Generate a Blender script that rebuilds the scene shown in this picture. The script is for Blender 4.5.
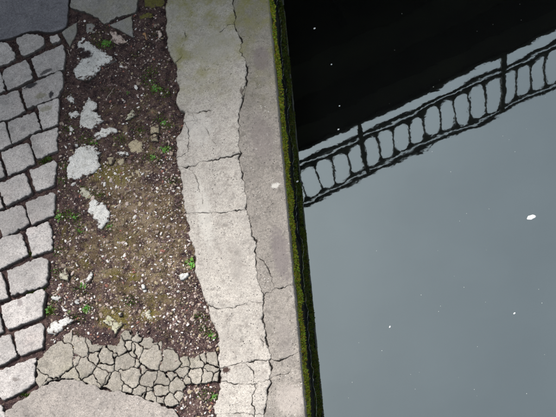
import bpy, math, random
import numpy as np
from mathutils import Vector, Matrix, noise
from mathutils.geometry import delaunay_2d_cdt
random.seed(7)
rng = np.random.default_rng(7)
scene = bpy.context.scene
for o in list(bpy.data.objects):
    bpy.data.objects.remove(o)
COL = scene.collection

# ------------------------------------------------------------------ camera
# quay paving is z = 0, the water edge runs along world Y at x = 0
FPX, CX, CY = 1100.0, 278.0, 208.5          # focal length and centre, in photograph pixels
NADIR = (502.0, 726.0)                      # where verticals meet in the photograph
H = 3.75                                    # camera height over the paving
ZW = -0.265                                 # water level
up = -np.array([NADIR[0]-CX, -(NADIR[1]-CY), -FPX]); up /= np.linalg.norm(up)
def cray(x, y): return np.array([x-CX, -(y-CY), -FPX], float)
def cgnd(x, y): r = cray(x, y); return r*(-1.0/(up@r))
_e = cgnd(268.6, 0)-cgnd(306, 417)
AY = _e/np.linalg.norm(_e); AZ = up; AX = np.cross(AY, AZ)
M3 = np.array([AX, AY, AZ])
_c = (M3@cgnd(278, 208.5))*H
CAMX = -(M3@cgnd(287.4, 210))[0]*H
CAM = np.array([CAMX, -_c[1], H])
def W(x, y, z=0.0):
    """point of the level plane z that the photograph shows at pixel x, y"""
    p = CAM+(M3@cgnd(x, y))*(H-z)
    return Vector((p[0], p[1], z))
def W2(x, y): p = W(x, y); return (p.x, p.y)
cam_data = bpy.data.cameras.new('camera')
cam_data.sensor_width = 36.0
cam_data.lens = 36.0*FPX/556.0
cam_data.clip_start = 0.05
cam_data.clip_end = 2000
cam = bpy.data.objects.new('camera', cam_data)
COL.objects.link(cam)
mw = Matrix([list(M3[0]), list(M3[1]), list(M3[2])]).to_4x4()
mw.translation = Vector(CAM)
cam.matrix_world = mw
scene.camera = cam

# ------------------------------------------------------------------ light
DECK_H = 4.05                     # bridge deck edge above the water
def virt(x, y, h):                # real point at height h over the water seen mirrored at pixel x, y
    p = CAM+(M3@cgnd(x, y))*(H-ZW+h)
    return Vector((p[0], p[1], ZW+h))
b0 = virt(300, 150, DECK_H); b1 = virt(556, 29, DECK_H)
bd = (b1-b0); bd.z = 0; bd.normalize(); bn = Vector((-bd.y, bd.x, 0))   # along the bridge, and away from the camera
_g = W(60, 195)                   # the middle of the half shade on the paving
_dist = (b0-_g).dot(bn)
SUN_DIR = (bn*_dist-bd*_dist*.55+Vector((0, 0, DECK_H+ZW))).normalized()      # towards the sun
SUN_EL = math.asin(SUN_DIR.z)
SUN_AZ = math.atan2(SUN_DIR.x, SUN_DIR.y)
world = bpy.data.worlds.new('World')
scene.world = world
world.use_nodes = True
nt = world.node_tree
nt.nodes.clear()
wo = nt.nodes.new('ShaderNodeOutputWorld'); bg = nt.nodes.new('ShaderNodeBackground')
sky = nt.nodes.new('ShaderNodeTexSky'); sky.sky_type = 'NISHITA'; sky.sun_disc = False
sky.sun_elevation = SUN_EL; sky.sun_rotation = SUN_AZ; sky.dust_density = 4.0; sky.air_density = 1.2
tc = nt.nodes.new('ShaderNodeTexCoord')
nz = nt.nodes.new('ShaderNodeTexNoise'); nz.inputs['Scale'].default_value = 3.2; nz.inputs['Detail'].default_value = 5; nz.inputs['Roughness'].default_value = .5
rp = nt.nodes.new('ShaderNodeValToRGB')
rp.color_ramp.elements[0].position = .3; rp.color_ramp.elements[0].color = (2.7, 2.95, 3.2, 1)
rp.color_ramp.elements[1].position = .72; rp.color_ramp.elements[1].color = (4.55, 4.9, 5.2, 1)
mx = nt.nodes.new('ShaderNodeMix'); mx.data_type = 'RGBA'; mx.inputs[0].default_value = .88
nt.links.new(tc.outputs['Generated'], nz.inputs['Vector'])
nt.links.new(nz.outputs['Fac'], rp.inputs[0])
nt.links.new(sky.outputs[0], mx.inputs[6]); nt.links.new(rp.outputs[0], mx.inputs[7])
nt.links.new(mx.outputs[2], bg.inputs[0]); bg.inputs[1].default_value = .05
nt.links.new(bg.outputs[0], wo.inputs[0])
sun_data = bpy.data.lights.new('sun', 'SUN')
sun_data.energy = 1.8
sun_data.angle = math.radians(14)
sun_data.color = (1.0, .955, .915)
sun = bpy.data.objects.new('sun', sun_data)
COL.objects.link(sun)
sun.rotation_euler = SUN_DIR.to_track_quat('Z', 'Y').to_euler()
sun.location = (0, 0, 12)
vs = scene.view_settings
vs.view_transform = 'Standard'; vs.look = 'None'; vs.gamma = 1.0; vs.exposure = 1.97
vs.use_curve_mapping = False

# ------------------------------------------------------------------ helpers
def tag(o, label=None, cat=None, group=None, kind=None):
    if label: o['label'] = label
    if cat: o['category'] = cat
    if group: o['group'] = group
    if kind: o['kind'] = kind
    return o
def link(o, parent=None):
    COL.objects.link(o)
    if parent is not None: o.parent = parent
    return o
def empty(name, loc=(0, 0, 0)):
    o = bpy.data.objects.new(name, None); o.location = loc; o.empty_display_size = .1
    return link(o)
def mesh_obj(name, verts, faces, mat, parent=None, smooth=True, attrs=None, origin=None):
    me = bpy.data.meshes.new(name)
    v = np.asarray(verts, float)
    if origin is not None: v = v-np.asarray(origin, float)
    me.from_pydata(v.tolist(), [], faces if isinstance(faces, list) else faces.tolist())
    if smooth: me.polygons.foreach_set('use_smooth', [True]*len(me.polygons))
    for k, a in (attrs or {}).items():
        a = np.asarray(a, np.float32)
        if a.ndim == 1:
            at = me.attributes.new(k, 'FLOAT', 'POINT'); at.data.foreach_set('value', a)
        else:
            at = me.attributes.new(k, 'FLOAT_COLOR', 'POINT')
            at.data.foreach_set('color', np.hstack([a, np.ones((len(a), 1), np.float32)]).ravel())
    me.materials.append(mat)
    me.update()
    o = bpy.data.objects.new(name, me)
    if origin is not None: o.location = origin
    return link(o, parent)
def fbm(x, y, z=0., o=3): return noise.fractal(Vector((x, y, z)), 1.0, 2.1, o, noise_basis='PERLIN_ORIGINAL')
def pn(x, y, z=0.): return noise.noise(Vector((x, y, z)))
def warp(p, amp, fr, s=0.):
    return (p[0]+amp*fbm(p[0]*fr, p[1]*fr, 3.1+s, 4), p[1]+amp*fbm(p[0]*fr, p[1]*fr, 17.7+s, 4))
def resample(pl, step, closed=True):
    out = []
    n = len(pl)
    for i in range(n if closed else n-1):
        a = pl[i]; b = pl[(i+1) % n]
        L = math.hypot(b[0]-a[0], b[1]-a[1]); k = max(1, int(round(L/step)))
        for j in range(k): out.append((a[0]+(b[0]-a[0])*j/k, a[1]+(b[1]-a[1])*j/k))
    if not closed: out.append(tuple(pl[-1]))
    return out
def inside(P, poly):
    P = np.asarray(P, float); q = np.asarray(poly, float)
    r = np.zeros(len(P), bool)
    x, y = P[:, 0], P[:, 1]
    j = len(q)-1
    for i in range(len(q)):
        xi, yi = q[i]; xj, yj = q[j]
        if yi != yj:
            c = ((yi > y) != (yj > y)) & (x < (xj-xi)*(y-yi)/(yj-yi)+xi)
            r ^= c
        j = i
    return r
def dist_segs(P, A, B):
    """distance of points to the nearest segment, and its index"""
    P = np.asarray(P, float); A = np.asarray(A, float); B = np.asarray(B, float)
    D = B-A; L2 = (D**2).sum(1)+1e-18
    best = np.full(len(P), 1e9); idx = np.zeros(len(P), int)
    for s in range(0, len(P), 2000):
        p = P[s:s+2000]
        t = np.clip(((p[:, None, :]-A[None])*D[None]).sum(2)/L2[None], 0, 1)
        c = A[None]+t[..., None]*D[None]
        d = np.sqrt(((p[:, None, :]-c)**2).sum(2))
        k = d.argmin(1); best[s:s+2000] = d[np.arange(len(p)), k]; idx[s:s+2000] = k
    return best, idx
def loop_segs(pl): return list(pl), list(pl[1:])+[pl[0]]
def offset_pts(pl, d, closed=True):
    q = np.asarray(pl); n = len(q); out = []
    for i in range(n):
        a = q[i-1] if (closed or i) else q[i]; b = q[(i+1) % n] if (closed or i < n-1) else q[i]
        t = b-a; L = np.linalg.norm(t)+1e-12
        out.append((q[i][0]-t[1]/L*d, q[i][1]+t[0]/L*d))
    return out
def area(pl): return .5*sum(pl[i-1][0]*pl[i][1]-pl[i][0]*pl[i-1][1] for i in range(len(pl)))
def round_corners(pl, r):
    out = []
    n = len(pl)
    for i in range(n):
        p = Vector(pl[i]); a = Vector(pl[i-1]); b = Vector(pl[(i+1) % n])
        la = (a-p).length; lb = (b-p).length
        if la < 1e-6 or lb < 1e-6: continue
        ra = min(r, la*.33); rb = min(r, lb*.33)
        p0 = p+(a-p)/la*ra; p1 = p+(b-p)/lb*rb
        for t in (0, .5, 1):
            q = p0*(1-t)**2+p*2*t*(1-t)+p1*t*t; out.append((q.x, q.y))
    return out

def piece(name, poly, mat, parent=None, z=0., thick=.05, bev=.008, drop=.006, inset=.002, step=.008, wamp=.004, wfreq=45,
          relief=.0015, rfreq=28, tilt=.012, rc=.01, origin=False, dome=0., pits=0., chip=0.):
    """a stone or slab fragment: irregular outline, rounded rim, uneven top, real thickness"""
    if area(poly) < 0: poly = poly[::-1]
    if rc: poly = round_corners(poly, rc)
    b = [warp(p, wamp, wfreq) for p in resample(poly, step*.7)]
    if inset:
        b2 = offset_pts(b, inset)
        b = b2
    if chip:
        amt = [chip*max(0, fbm(p[0]*70, p[1]*70, 9., 3)) for p in b]
        o2 = offset_pts(b, 1.0)
        b = [(p[0]+(q[0]-p[0])*a, p[1]+(q[1]-p[1])*a) for p, q, a in zip(b, o2, amt)]
    nb = len(b)
    A, B = loop_segs(b)
    cand = []
    for k in (.3, .7, 1.15): cand += [(p, k*bev) for p in offset_pts(b, k*bev)]
    P = np.array([c[0] for c in cand]); want = np.array([c[1] for c in cand])
    d, _ = dist_segs(P, A, B); ok = inside(P, b) & (d > .8*want)
    ring = P[ok]
    bb = np.array(b); lo = bb.min(0); hi = bb.max(0)
    gx, gy = np.meshgrid(np.arange(lo[0], hi[0], step), np.arange(lo[1], hi[1], step))
    G = np.stack([gx.ravel(), gy.ravel()], 1)+rng.uniform(-.3, .3, (gx.size, 2))*step
    if len(G):
        ok = inside(G, b)
        G = G[ok]
    if len(G):
        d, _ = dist_segs(G, A, B); G = G[d > bev*1.15+step*.45]
    pts = np.vstack([bb, ring, G]) if len(G) else np.vstack([bb, ring])
    r = delaunay_2d_cdt([Vector(p) for p in pts], [(i, (i+1) % nb) for i in range(nb)], [], 0, 1e-6)
    V = np.array([(v.x, v.y) for v in r[0]])
    F = [tuple(f) for f in r[2]]
    cen = V[np.array(F)].mean(1)
    F = [f for f, k in zip(F, inside(cen, b)) if k]
    d, _ = dist_segs(V, A, B)
    t = np.clip(1-d/bev, 0, 1)
    c = bb.mean(0); R = max(1e-3, np.abs(bb-c).max())
    tx, ty = rng.uniform(-tilt, tilt, 2)
    Z = z-drop*(1-np.sqrt(np.clip(1-t*t, 0, 1)))
    se = rng.uniform(0, 50)
    Z += np.array([relief*fbm(p[0]*rfreq, p[1]*rfreq, se, 3)+relief*.45*pn(p[0]*rfreq*5, p[1]*rfreq*5, se) for p in V])
    if pits: Z -= np.array([pits*max(0, pn(p[0]*110, p[1]*110, se+3)-.25)*2 for p in V])
    Z += (V[:, 0]-c[0])*tx+(V[:, 1]-c[1])*ty+dome*(1-(((V-c)/R)**2).sum(1))
    V3 = [(p[0], p[1], zz) for p, zz in zip(V, Z)]
    dirt = list(np.clip(1-d/(bev*.5), 0, 1)); edge_ = list(np.clip(1-d/.022, 0, 1))
    # sides
    cnt = {}
    for f in F:
        for i in range(3):
            e = (f[i], f[(i+1) % 3]); k = (min(e), max(e)); cnt.setdefault(k, []).append(e)
    low = {}
    for k, es in cnt.items():
        if len(es) == 1:
            for i in es[0]:
                if i not in low:
                    low[i] = len(V3); V3.append((V[i][0], V[i][1], z-thick)); dirt.append(1.); edge_.append(1.)
    F2 = list(F)
    for k, es in cnt.items():
        if len(es) == 1:
            a, b_ = es[0]; F2.append((b_, a, low[a], low[b_]))
    org = (c[0], c[1], z-thick) if origin else None
    return mesh_obj(name, V3, F2, mat, parent, True, {'dirt': dirt, 'edge': edge_}, org)

# ------------------------------------------------------------------ materials
class NT:
    def __init__(s, name):
        s.m = bpy.data.materials.new(name); s.m.use_nodes = True
        s.t = s.m.node_tree; s.t.nodes.clear()
        s.out = s.n('ShaderNodeOutputMaterial'); s.b = s.n('ShaderNodeBsdfPrincipled')
        s.l(s.b.outputs[0], s.out.inputs[0])
        s.pos = s.n('ShaderNodeNewGeometry').outputs['Position']
    def n(s, k, **kw):
        x = s.t.nodes.new(k)
        for a, v in kw.items(): setattr(x, a, v)
        return x
    def l(s, a, b): s.t.links.new(a, b)
    def set(s, inp, v):
        if hasattr(v, 'is_linked') or hasattr(v, 'links'): s.l(v, inp)
        else: inp.default_value = v
    def noise(s, scale, detail=4, rough=.55, vec=None, dist=0., stretch=None):
        x = s.n('ShaderNodeTexNoise'); x.inputs['Scale'].default_value = scale; x.inputs['Detail'].default_value = detail
        x.inputs['Roughness'].default_value = rough; x.inputs['Distortion'].default_value = dist
        v = vec or s.pos
        if stretch:
            mp = s.n('ShaderNodeMapping'); mp.inputs['Scale'].default_value = stretch; s.l(v, mp.inputs[0]); v = mp.outputs[0]
        s.l(v, x.inputs['Vector']); return x.outputs['Fac']
    def voro(s, scale, feat='F1', vec=None):
        x = s.n('ShaderNodeTexVoronoi', feature=feat); x.inputs['Scale'].default_value = scale
        s.l(vec or s.pos, x.inputs['Vector']); return x
    def math(s, op, a, b=0., clamp=False):
        x = s.n('ShaderNodeMath', operation=op, use_clamp=clamp); s.set(x.inputs[0], a); s.set(x.inputs[1], b); return x.outputs[0]
    def ss(s, v, a, b):
        x = s.n('ShaderNodeMapRange', interpolation_type='SMOOTHSTEP'); s.set(x.inputs[0], v)
        x.inputs[1].default_value = a; x.inputs[2].default_value = b; return x.outputs[0]
    def mix(s, f, a, b, mode='MIX'):
        x = s.n('ShaderNodeMix', data_type='RGBA', blend_type=mode)
        s.set(x.inputs[0], f); s.set(x.inputs[6], a if not isinstance(a, tuple) else (*a, 1)[:4]); s.set(x.inputs[7], b if not isinstance(b, tuple) else (*b, 1)[:4])
        return x.outputs[2]
    def attr(s, name): return s.n('ShaderNodeAttribute', attribute_name=name)
    def rand(s): return s.n('ShaderNodeObjectInfo').outputs['Random']
    def bump(s, h, dist, strength=1., prev=None):
        x = s.n('ShaderNodeBump'); x.inputs['Distance'].default_value = dist; x.inputs['Strength'].default_value = strength
        s.l(h, x.inputs['Height'])
        if prev: s.l(prev, x.inputs['Normal'])
        return x.outputs[0]
    def spot(s, x, y, rx, ry, ang=0., wob=.35):
        """soft edged stain of its own shape at x, y"""
        mp = s.n('ShaderNodeMapping', vector_type='TEXTURE')
        mp.inputs['Location'].default_value = (x, y, 0); mp.inputs['Rotation'].default_value = (0, 0, ang); mp.inputs['Scale'].default_value = (rx, ry, 1e3)
        s.l(s.pos, mp.inputs[0])
        ln = s.n('ShaderNodeVectorMath', operation='LENGTH'); s.l(mp.outputs[0], ln.inputs[0])
        d = s.math('ADD', ln.outputs['Value'], s.math('MULTIPLY', s.math('SUBTRACT', s.noise(75, 5, .7), .5), wob*6))
        return s.ss(d, 1.25, .7)

def stone_material(name, A, B, C=None, var=.25, speck=.5, white=.5, dirtcol=(.02, .016, .015), rough=.85, bumpd=.0012, algae=0., stains=(), blotch=.5, hue=None, dirtamt=.85, brange=(.5, .72), soilcover=0.):
    m = NT(name)
    big = m.noise(9, 5, .6); mid = m.noise(38, 5, .6, dist=.4); fine = m.noise(330, 3, .6)
    c = m.mix(m.ss(big, .35, .68), A, B)
    if C: c = m.mix(m.math('MULTIPLY', m.ss(mid, *brange), blotch), c, C)
    v = m.math('ADD', m.math('MULTIPLY', m.rand(), var), 1-var*.5)
    hs = m.n('ShaderNodeHueSaturation'); m.l(c, hs.inputs['Color']); m.l(v, hs.inputs['Value']); c = hs.outputs[0]
    if hue: c = m.mix(m.math('MULTIPLY', m.ss(m.noise(6, 2), .5, .75), hue[1]), c, hue[0])
    g2 = m.noise(135, 5, .7, dist=.3)
    c = m.mix(m.math('MULTIPLY', m.ss(g2, .5, .66), .72), c, tuple(x*.5 for x in A))
    c = m.mix(m.math('MULTIPLY', m.ss(g2, .46, .32), .5), c, tuple(min(.85, x*1.3) for x in B))
    # mineral grain, dark pits and pale specks
    c = m.mix(m.math('MULTIPLY', m.ss(fine, .40, .60), .6), c, tuple(x*.5 for x in A))
    pit = m.math('MULTIPLY', m.ss(m.voro(95).outputs['Distance'], .24, .1), m.ss(m.noise(31, 2), .48, .6))
    c = m.mix(m.math('MULTIPLY', pit, speck), c, (.05, .045, .045))
    ws = m.voro(70)
    wsm = m.math('MULTIPLY', m.ss(ws.outputs['Distance'], .17, .09), m.ss(m.noise(22, 2), .53, .62))
    c = m.mix(m.math('MULTIPLY', wsm, white), c, (.72, .7, .68))
    # grime streaks
    gr = m.ss(m.noise(17, 6, .7, dist=.8), .52, .74)
    c = m.mix(m.math('MULTIPLY', gr, .6), c, tuple(x*.38 for x in A))
    if algae:
        sx = m.n('ShaderNodeSeparateXYZ'); m.l(m.pos, sx.inputs[0])
        damp = m.ss(m.math('ADD', sx.outputs[1], m.math('MULTIPLY', m.noise(3.5, 3), .9)), .75, 1.55)
        al = m.math('MULTIPLY', m.math('MULTIPLY', damp, m.ss(m.noise(11, 6, .7), .40, .68)), algae)
        c = m.mix(m.math('MULTIPLY', damp, .35*algae), c, (.24, .24, .17)); c = m.mix(al, c, (.2, .19, .055))
    for (x, y, rx, ry, an, col, am) in stains:
        c = m.mix(m.math('MULTIPLY', m.spot(x, y, rx, ry, an), am), c, col)
    if soilcover:
        sc_ = m.math('ADD', m.math('MULTIPLY', m.attr('edge').outputs['Fac'], .17), m.noise(48, 6, .72, dist=.5))
        c = m.mix(m.ss(sc_, .62, .69), c, m.mix(m.ss(fine, .4, .6), (.03, .019, .018), (.11, .075, .06)))
    d = m.math('ADD', m.attr('dirt').outputs['Fac'], m.math('MULTIPLY', m.math('SUBTRACT', mid, .5), .8))
    c = m.mix(m.math('MULTIPLY', m.ss(d, .35, .95), dirtamt), c, dirtcol)
    m.l(c, m.b.inputs['Base Color']); m.b.inputs['Roughness'].default_value = rough
    m.b.inputs['Specular IOR Level'].default_value = .25
    h = m.math('ADD', m.math('ADD', m.math('MULTIPLY', fine, .5), m.math('MULTIPLY', g2, -1.1)), m.math('ADD', mid, m.math('MULTIPLY', pit, -.8)))
    nrm = m.bump(h, bumpd, 1.)
    m.l(nrm, m.b.inputs['Normal'])
    return m.m

def st(x, y, rx, ry, an, col, am):
    p = W(x, y); s = .0034
    return (p.x, p.y, rx*s, ry*s, an, col, am)
DK = (.035, .033, .036)
MAT_SETT = stone_material('sett_granite', (.41, .385, .37), (.55, .515, .495), (.25, .23, .225), .42, .7, .5, hue=((.56, .46, .425), .4), dirtamt=.8,
    stains=[st(31, 86, 8.5, 3.4, .2, DK, 1.), st(51.5, 95, 3.4, 4.5, .2, DK, 1.), st(15.5, 379.5, 4.5, 2.2, -.3, (.16, .14, .13), .8),
            st(46, 72, 8, 3, .3, DK, .85), st(41, 96, 8, 4, .1, (.13, .125, .05), .5), st(46, 109, 9, 4, .1, (.13, .125, .05), .5), st(23, 128, 3, 4, .1, (.16, .15, .15), .5),
            st(20, 303, 3, 4, .1, (.19, .16, .16), .6), st(30, 344, 7, 2, .3, (.2, .19, .19), .5)])
MAT_DARKSLAB = stone_material('dark_smooth_slab', (.15, .148, .165), (.2, .197, .212), (.11, .108, .125), .05, .3, .25, bumpd=.0006)
MAT_SLAB = stone_material('grey_slab', (.25, .24, .235), (.33, .315, .3), (.18, .175, .16), .2, .5, .5, algae=.3)
MAT_COPING = stone_material('coping_concrete', (.42, .39, .355), (.50, .465, .42), (.27, .24, .215), .08, .9, .5, algae=.95, blotch=.85, bumpd=.0022, dirtcol=(.035, .029, .025), dirtamt=.9,
    stains=[st(227, 371, 4, 3.2, 0, (.05, .03, .025), 1.), st(243, 93, 3, 6, .2, (.09, .07, .06), .8), st(200, 130, 16, 22, .3, (.5, .48, .45), .4), st(215, 50, 26, 22, .3, (.30, .29, .25), .5), st(236, 262, 8, 30, .1, (.25, .23, .21), .45), st(205, 215, 8, 40, .1, (.52, .5, .46), .5), st(232, 340, 12, 14, .1, (.25, .23, .21), .35)])
MAT_EDGE = stone_material('edge_concrete', (.255, .232, .208), (.34, .31, .278), (.15, .135, .122), .06, .9, .7, algae=.95, blotch=.9, bumpd=.0024, dirtcol=(.035, .029, .025), dirtamt=.9,
    stains=[st(276, 187, 5, 3, .2, (.55, .53, .49), .8), st(281, 255, 9, 32, .1, (.15, .13, .13), .7), st(262, 60, 10, 18, .1, (.17, .14, .14), .6), st(262, 140, 14, 30, .1, (.18, .155, .15), .5), st(285, 340, 8, 24, .1, (.2, .18, .17), .4), st(290, 400, 14, 18, .1, (.40, .36, .33), .5)])
MAT_PATCH = stone_material('crazed_concrete', (.265, .242, .208), (.37, .34, .295), (.15, .135, .095), .3, .6, .5, hue=((.30, .29, .2), .35), dirtamt=.95)
MAT_LOWSLAB = stone_material('worn_concrete', (.28, .255, .235), (.36, .325, .295), (.18, .16, .15), .05, .8, .6, blotch=.6, bumpd=.0016)
MAT_WHITE = stone_material('white_plaster_concrete', (.70, .69, .66), (.80, .79, .76), (.36, .33, .29), .12, .9, .2, blotch=.7, bumpd=.004, dirtamt=.8, soilcover=1., stains=[st(85, 55, 10, 6.5, -.3, (.03, .019, .02), 1.), st(80, 50, 6, 4, 0, (.03, .019, .02), 1.)])
MAT_LICHEN = stone_material('lichen_stone', (.42, .41, .3), (.52, .5, .42), (.24, .23, .08), .2, .7, .6, blotch=.9, bumpd=.002, soilcover=1.)
MAT_SAND = stone_material('sandy_stone', (.36, .31, .21), (.42, .37, .27), (.22, .19, .13), .3, .6, .3, bumpd=.0015, soilcover=1.)
MAT_PINK = stone_material('pinkish_rubble', (.52, .4, .34), (.62, .52, .46), (.68, .66, .62), .2, .7, .3, bumpd=.002, soilcover=1.)
MAT_MOSSY = stone_material('moss_covered_stone', (.13, .12, .03), (.16, .15, .035), (.06, .055, .03), .2, .6, .2, bumpd=.003, soilcover=1.)

m = NT('soil')
n1 = m.noise(7, 5, .65); n2 = m.noise(42, 6, .7); n3 = m.noise(230, 4, .65); n4 = m.noise(16, 4, .6, dist=.6)
c = m.mix(m.ss(n2, .35, .65), (.022, .013, .016), (.092, .058, .052))
wear = m.attr('sand').outputs['Fac']
w2 = m.ss(m.math('ADD', wear, m.math('MULTIPLY', m.math('SUBTRACT', m.noise(26, 6, .72), .5), 3.4)), .35, .85)
c = m.mix(w2, c, m.mix(m.ss(n4, .4, .62), (.105, .074, .042), (.215, .165, .108)))
mossy = m.attr('moss').outputs['Fac']
mo = m.ss(m.math('ADD', mossy, m.math('MULTIPLY', m.math('SUBTRACT', n4, .5), 1.6)), .45, .95)
c = m.mix(m.math('MULTIPLY', mo, .8), c, (.14, .115, .026))
c = m.mix(m.math('MULTIPLY', m.ss(n3, .55, .7), .5), c, (.36, .31, .27))
c = m.mix(m.math('MULTIPLY', m.ss(n3, .45, .3), .7), c, (.014, .009, .01))
m.l(c, m.b.inputs['Base Color']); m.b.inputs['Roughness'].default_value = .95; m.b.inputs['Specular IOR Level'].default_value = .15
m.l(m.bump(m.math('ADD', n2, m.math('MULTIPLY', n3, .6)), .006), m.b.inputs['Normal'])
MAT_SOIL = m.m

def col_material(name, rough=.8, spec=.25, bump=.0008, scale=420, sub=0.):
    m = NT(name)
    c = m.mix(m.math('MULTIPLY', m.noise(scale, 3), .5), m.attr('tone').outputs['Color'], (.03, .025, .02))
    m.l(c, m.b.inputs['Base Color']); m.b.inputs['Roughness'].default_value = rough; m.b.inputs['Specular IOR Level'].default_value = spec
    if sub:
        m.b.inputs['Subsurface Weight'].default_value = 0
    m.l(m.bump(m.noise(scale, 3), bump), m.b.inputs['Normal'])
    return m.m
MAT_GRAVEL = col_material('gravel_chips')
MAT_LEAF = col_material('leaf_green', .55, .4, .0002, 300)

m = NT('quay_wall_face')
n1 = m.noise(24, 5, .65); n2 = m.noise(120, 4, .6)
c = m.mix(m.ss(n1, .38, .62), (.035, .032, .02), (.12, .135, .014))
c = m.mix(m.ss(n2, .5, .7), c, (.15, .17, .02))
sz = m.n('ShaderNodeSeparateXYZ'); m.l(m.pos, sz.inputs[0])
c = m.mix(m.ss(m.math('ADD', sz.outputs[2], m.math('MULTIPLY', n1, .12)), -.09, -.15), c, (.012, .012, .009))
m.l(c, m.b.inputs['Base Color']); m.b.inputs['Roughness'].default_value = .9; m.b.inputs['Specular IOR Level'].default_value = .2
m.l(m.bump(m.math('ADD', n1, n2), .008), m.b.inputs['Normal'])
MAT_WALL = m.m

m = NT('canal_water')
m.b.inputs['Base Color'].default_value = (.004, .0045, .0045, 1); m.b.inputs['Roughness'].default_value = .015
m.b.inputs['IOR'].default_value = 3.25; m.b.inputs['Specular Tint'].default_value = (.87, 1., 1.02, 1)
r1 = m.noise(4.2, 2, .4, stretch=(1, 1.4, 1)); r2 = m.noise(22, 2, .5)
nn = m.bump(r1, .00055); nn = m.bump(r2, .000045, 1., nn); nn = m.bump(m.noise(75, 3, .6), .0000085, 1., nn)
m.l(nn, m.b.inputs['Normal'])
MAT_WATER = m.m

def plain(name, A, B, rough=.7, metal=0., scale=12, bump=.002, spec=.4):
    m = NT(name); n = m.noise(scale, 5, .6)
    m.l(m.mix(m.ss(n, .35, .65), A, B), m.b.inputs['Base Color']); m.b.inputs['Roughness'].default_value = rough; m.b.inputs['Metallic'].default_value = metal
    m.b.inputs['Specular IOR Level'].default_value = spec; m.l(m.bump(n, bump), m.b.inputs['Normal']); return m.m
MAT_IRON = plain('painted_iron', (.010, .011, .008), (.022, .023, .014), .9, spec=.02)
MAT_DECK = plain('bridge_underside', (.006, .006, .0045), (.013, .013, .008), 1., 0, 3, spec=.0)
MAT_ABUT = plain('abutment_stone', (.18, .17, .15), (.3, .28, .25), .9, 0, 4, .01)
MAT_GROUND = plain('quay_ground', (.16, .14, .12), (.27, .25, .23), .95, 0, 9, .01)
MAT_FLOAT = plain('white_petal', (.75, .76, .76), (.85, .85, .84), .6, 0, 60, .0005)
MAT_PALE = plain('pale_matt', (.5, .55, .5), (.72, .74, .7), .6, 0, 90, .0005)

# ------------------------------------------------------------------ large setting
def box(name, x0, x1, y0, y1, z0, z1, mat, parent=None, rot=None):
    v = [(x, y, z) for z in (z0, z1) for y in (y0, y1) for x in (x0, x1)]
    f = [(0, 2, 3, 1), (4, 5, 7, 6), (0, 1, 5, 4), (2, 6, 7, 3), (0, 4, 6, 2), (1, 3, 7, 5)]
    return mesh_obj(name, v, f, mat, parent, False)
tag(box('ground', -400, -.03, -400, 400, -1.6, -.075, MAT_GROUND), kind='structure')
gv = [(-.05, -400, ZW), (16, -400, ZW), (16, 400, ZW), (-.05, 400, ZW)]
water = tag(mesh_obj('canal_water', gv, [(0, 1, 2, 3)], MAT_WATER, None, False), kind='structure')
tag(box('canal_bed', -.05, 16, -400, 400, -1.7, -1.61, MAT_SOIL), kind='structure')
tag(box('far_bank', 16, 400, -400, 400, -1.6, .0, MAT_GROUND), kind='structure')

# bridge that the water mirrors, set out from where its mirror image stands
pa = virt(357, 124, DECK_H); pb = virt(502, 54, DECK_H)
BAY = (pb-pa).dot(bd); S0 = (pa-b0).dot(bd)
bridge = empty('footbridge', (b0.x, b0.y, ZW+DECK_H)); bridge.rotation_euler.z = math.atan2(bd.y, bd.x)
tag(bridge, 'dark iron bridge with round-ended railing openings, mirrored in the water', 'bridge')
bridge_rot = bridge.rotation_euler.z
def bbox(name, x0, x1, y0, y1, z0, z1, mat, parent=bridge): return box(name, x0, x1, y0, y1, z0, z1, mat, parent)
L0, L1 = S0-BAY*11, S0+BAY*15
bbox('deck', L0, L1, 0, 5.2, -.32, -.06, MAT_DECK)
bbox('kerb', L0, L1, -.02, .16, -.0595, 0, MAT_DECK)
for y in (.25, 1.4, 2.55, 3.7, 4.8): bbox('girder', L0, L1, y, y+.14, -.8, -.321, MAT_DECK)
k = 0
for i in range(22):
    x = L0+.3+i*(L1-L0-.6)/21
    bbox('cross_beam', x, x+.1, .395, 4.79, -.62, -.322, MAT_DECK)
HR = 1.08
def rail(name, z0, z1, y0, y1): return bbox(name, L0, L1, y0, y1, z0, z1, MAT_IRON)
rail('bottom_rail', .245, .285, .015, .036)
rail('middle_rail', .345, .385, .015, .036)
rail('lower_handrail', .925, .942, .018, .034)
rail('handrail', 1.0, 1.022, .008, .036)
NB = 9
cell = BAY/NB
def baluster_mesh():
    # flat bar flaring into both rails so that openings have round ends
    prof = []; r = cell*.5-.0095; rz = r*1.75; z0, z1 = .385, .925
    hw = cell*.5-.0008
    nseg = 7
    for i in range(nseg+1):
        a = math.pi/2*i/nseg; prof.append((hw-r*math.sin(a), z0+.001+rz*(1-math.cos(a))))
    for i in range(nseg, -1, -1):
        a = math.pi/2*i/nseg; prof.append((hw-r*math.sin(a), z1-.001-rz*(1-math.cos(a))))
    v = []; f = []
    for (w, z) in prof:
        v += [(-w, .022, z), (w, .022, z), (w, .034, z), (-w, .034, z)]
    for i in range(len(prof)-1):
        for j in range(4):
            f.append((i*4+j, i*4+(j+1) % 4, i*4+4+(j+1) % 4, i*4+4+j))
    f += [(3, 2, 1, 0), tuple(len(v)-4+j for j in range(4))]
    me = bpy.data.meshes.new('baluster'); me.from_pydata(v, [], f); me.materials.append(MAT_IRON); return me
BAL = baluster_mesh()
for b in range(-5, 9):
    for j in range(NB):
        o = bpy.data.objects.new('baluster', BAL); o.location = (S0+b*BAY+j*cell, 0, 0); link(o, bridge)
for b in range(-5, 10):
    x = S0+b*BAY
    bbox('post', x-.021, x+.021, -.005, .0142, .001, .985, MAT_IRON)
zg = -DECK_H-ZW
bbox('abutment', L0-.6, L0+1.2, -.15, 5.4, zg-.08, -.805, MAT_ABUT)
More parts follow.
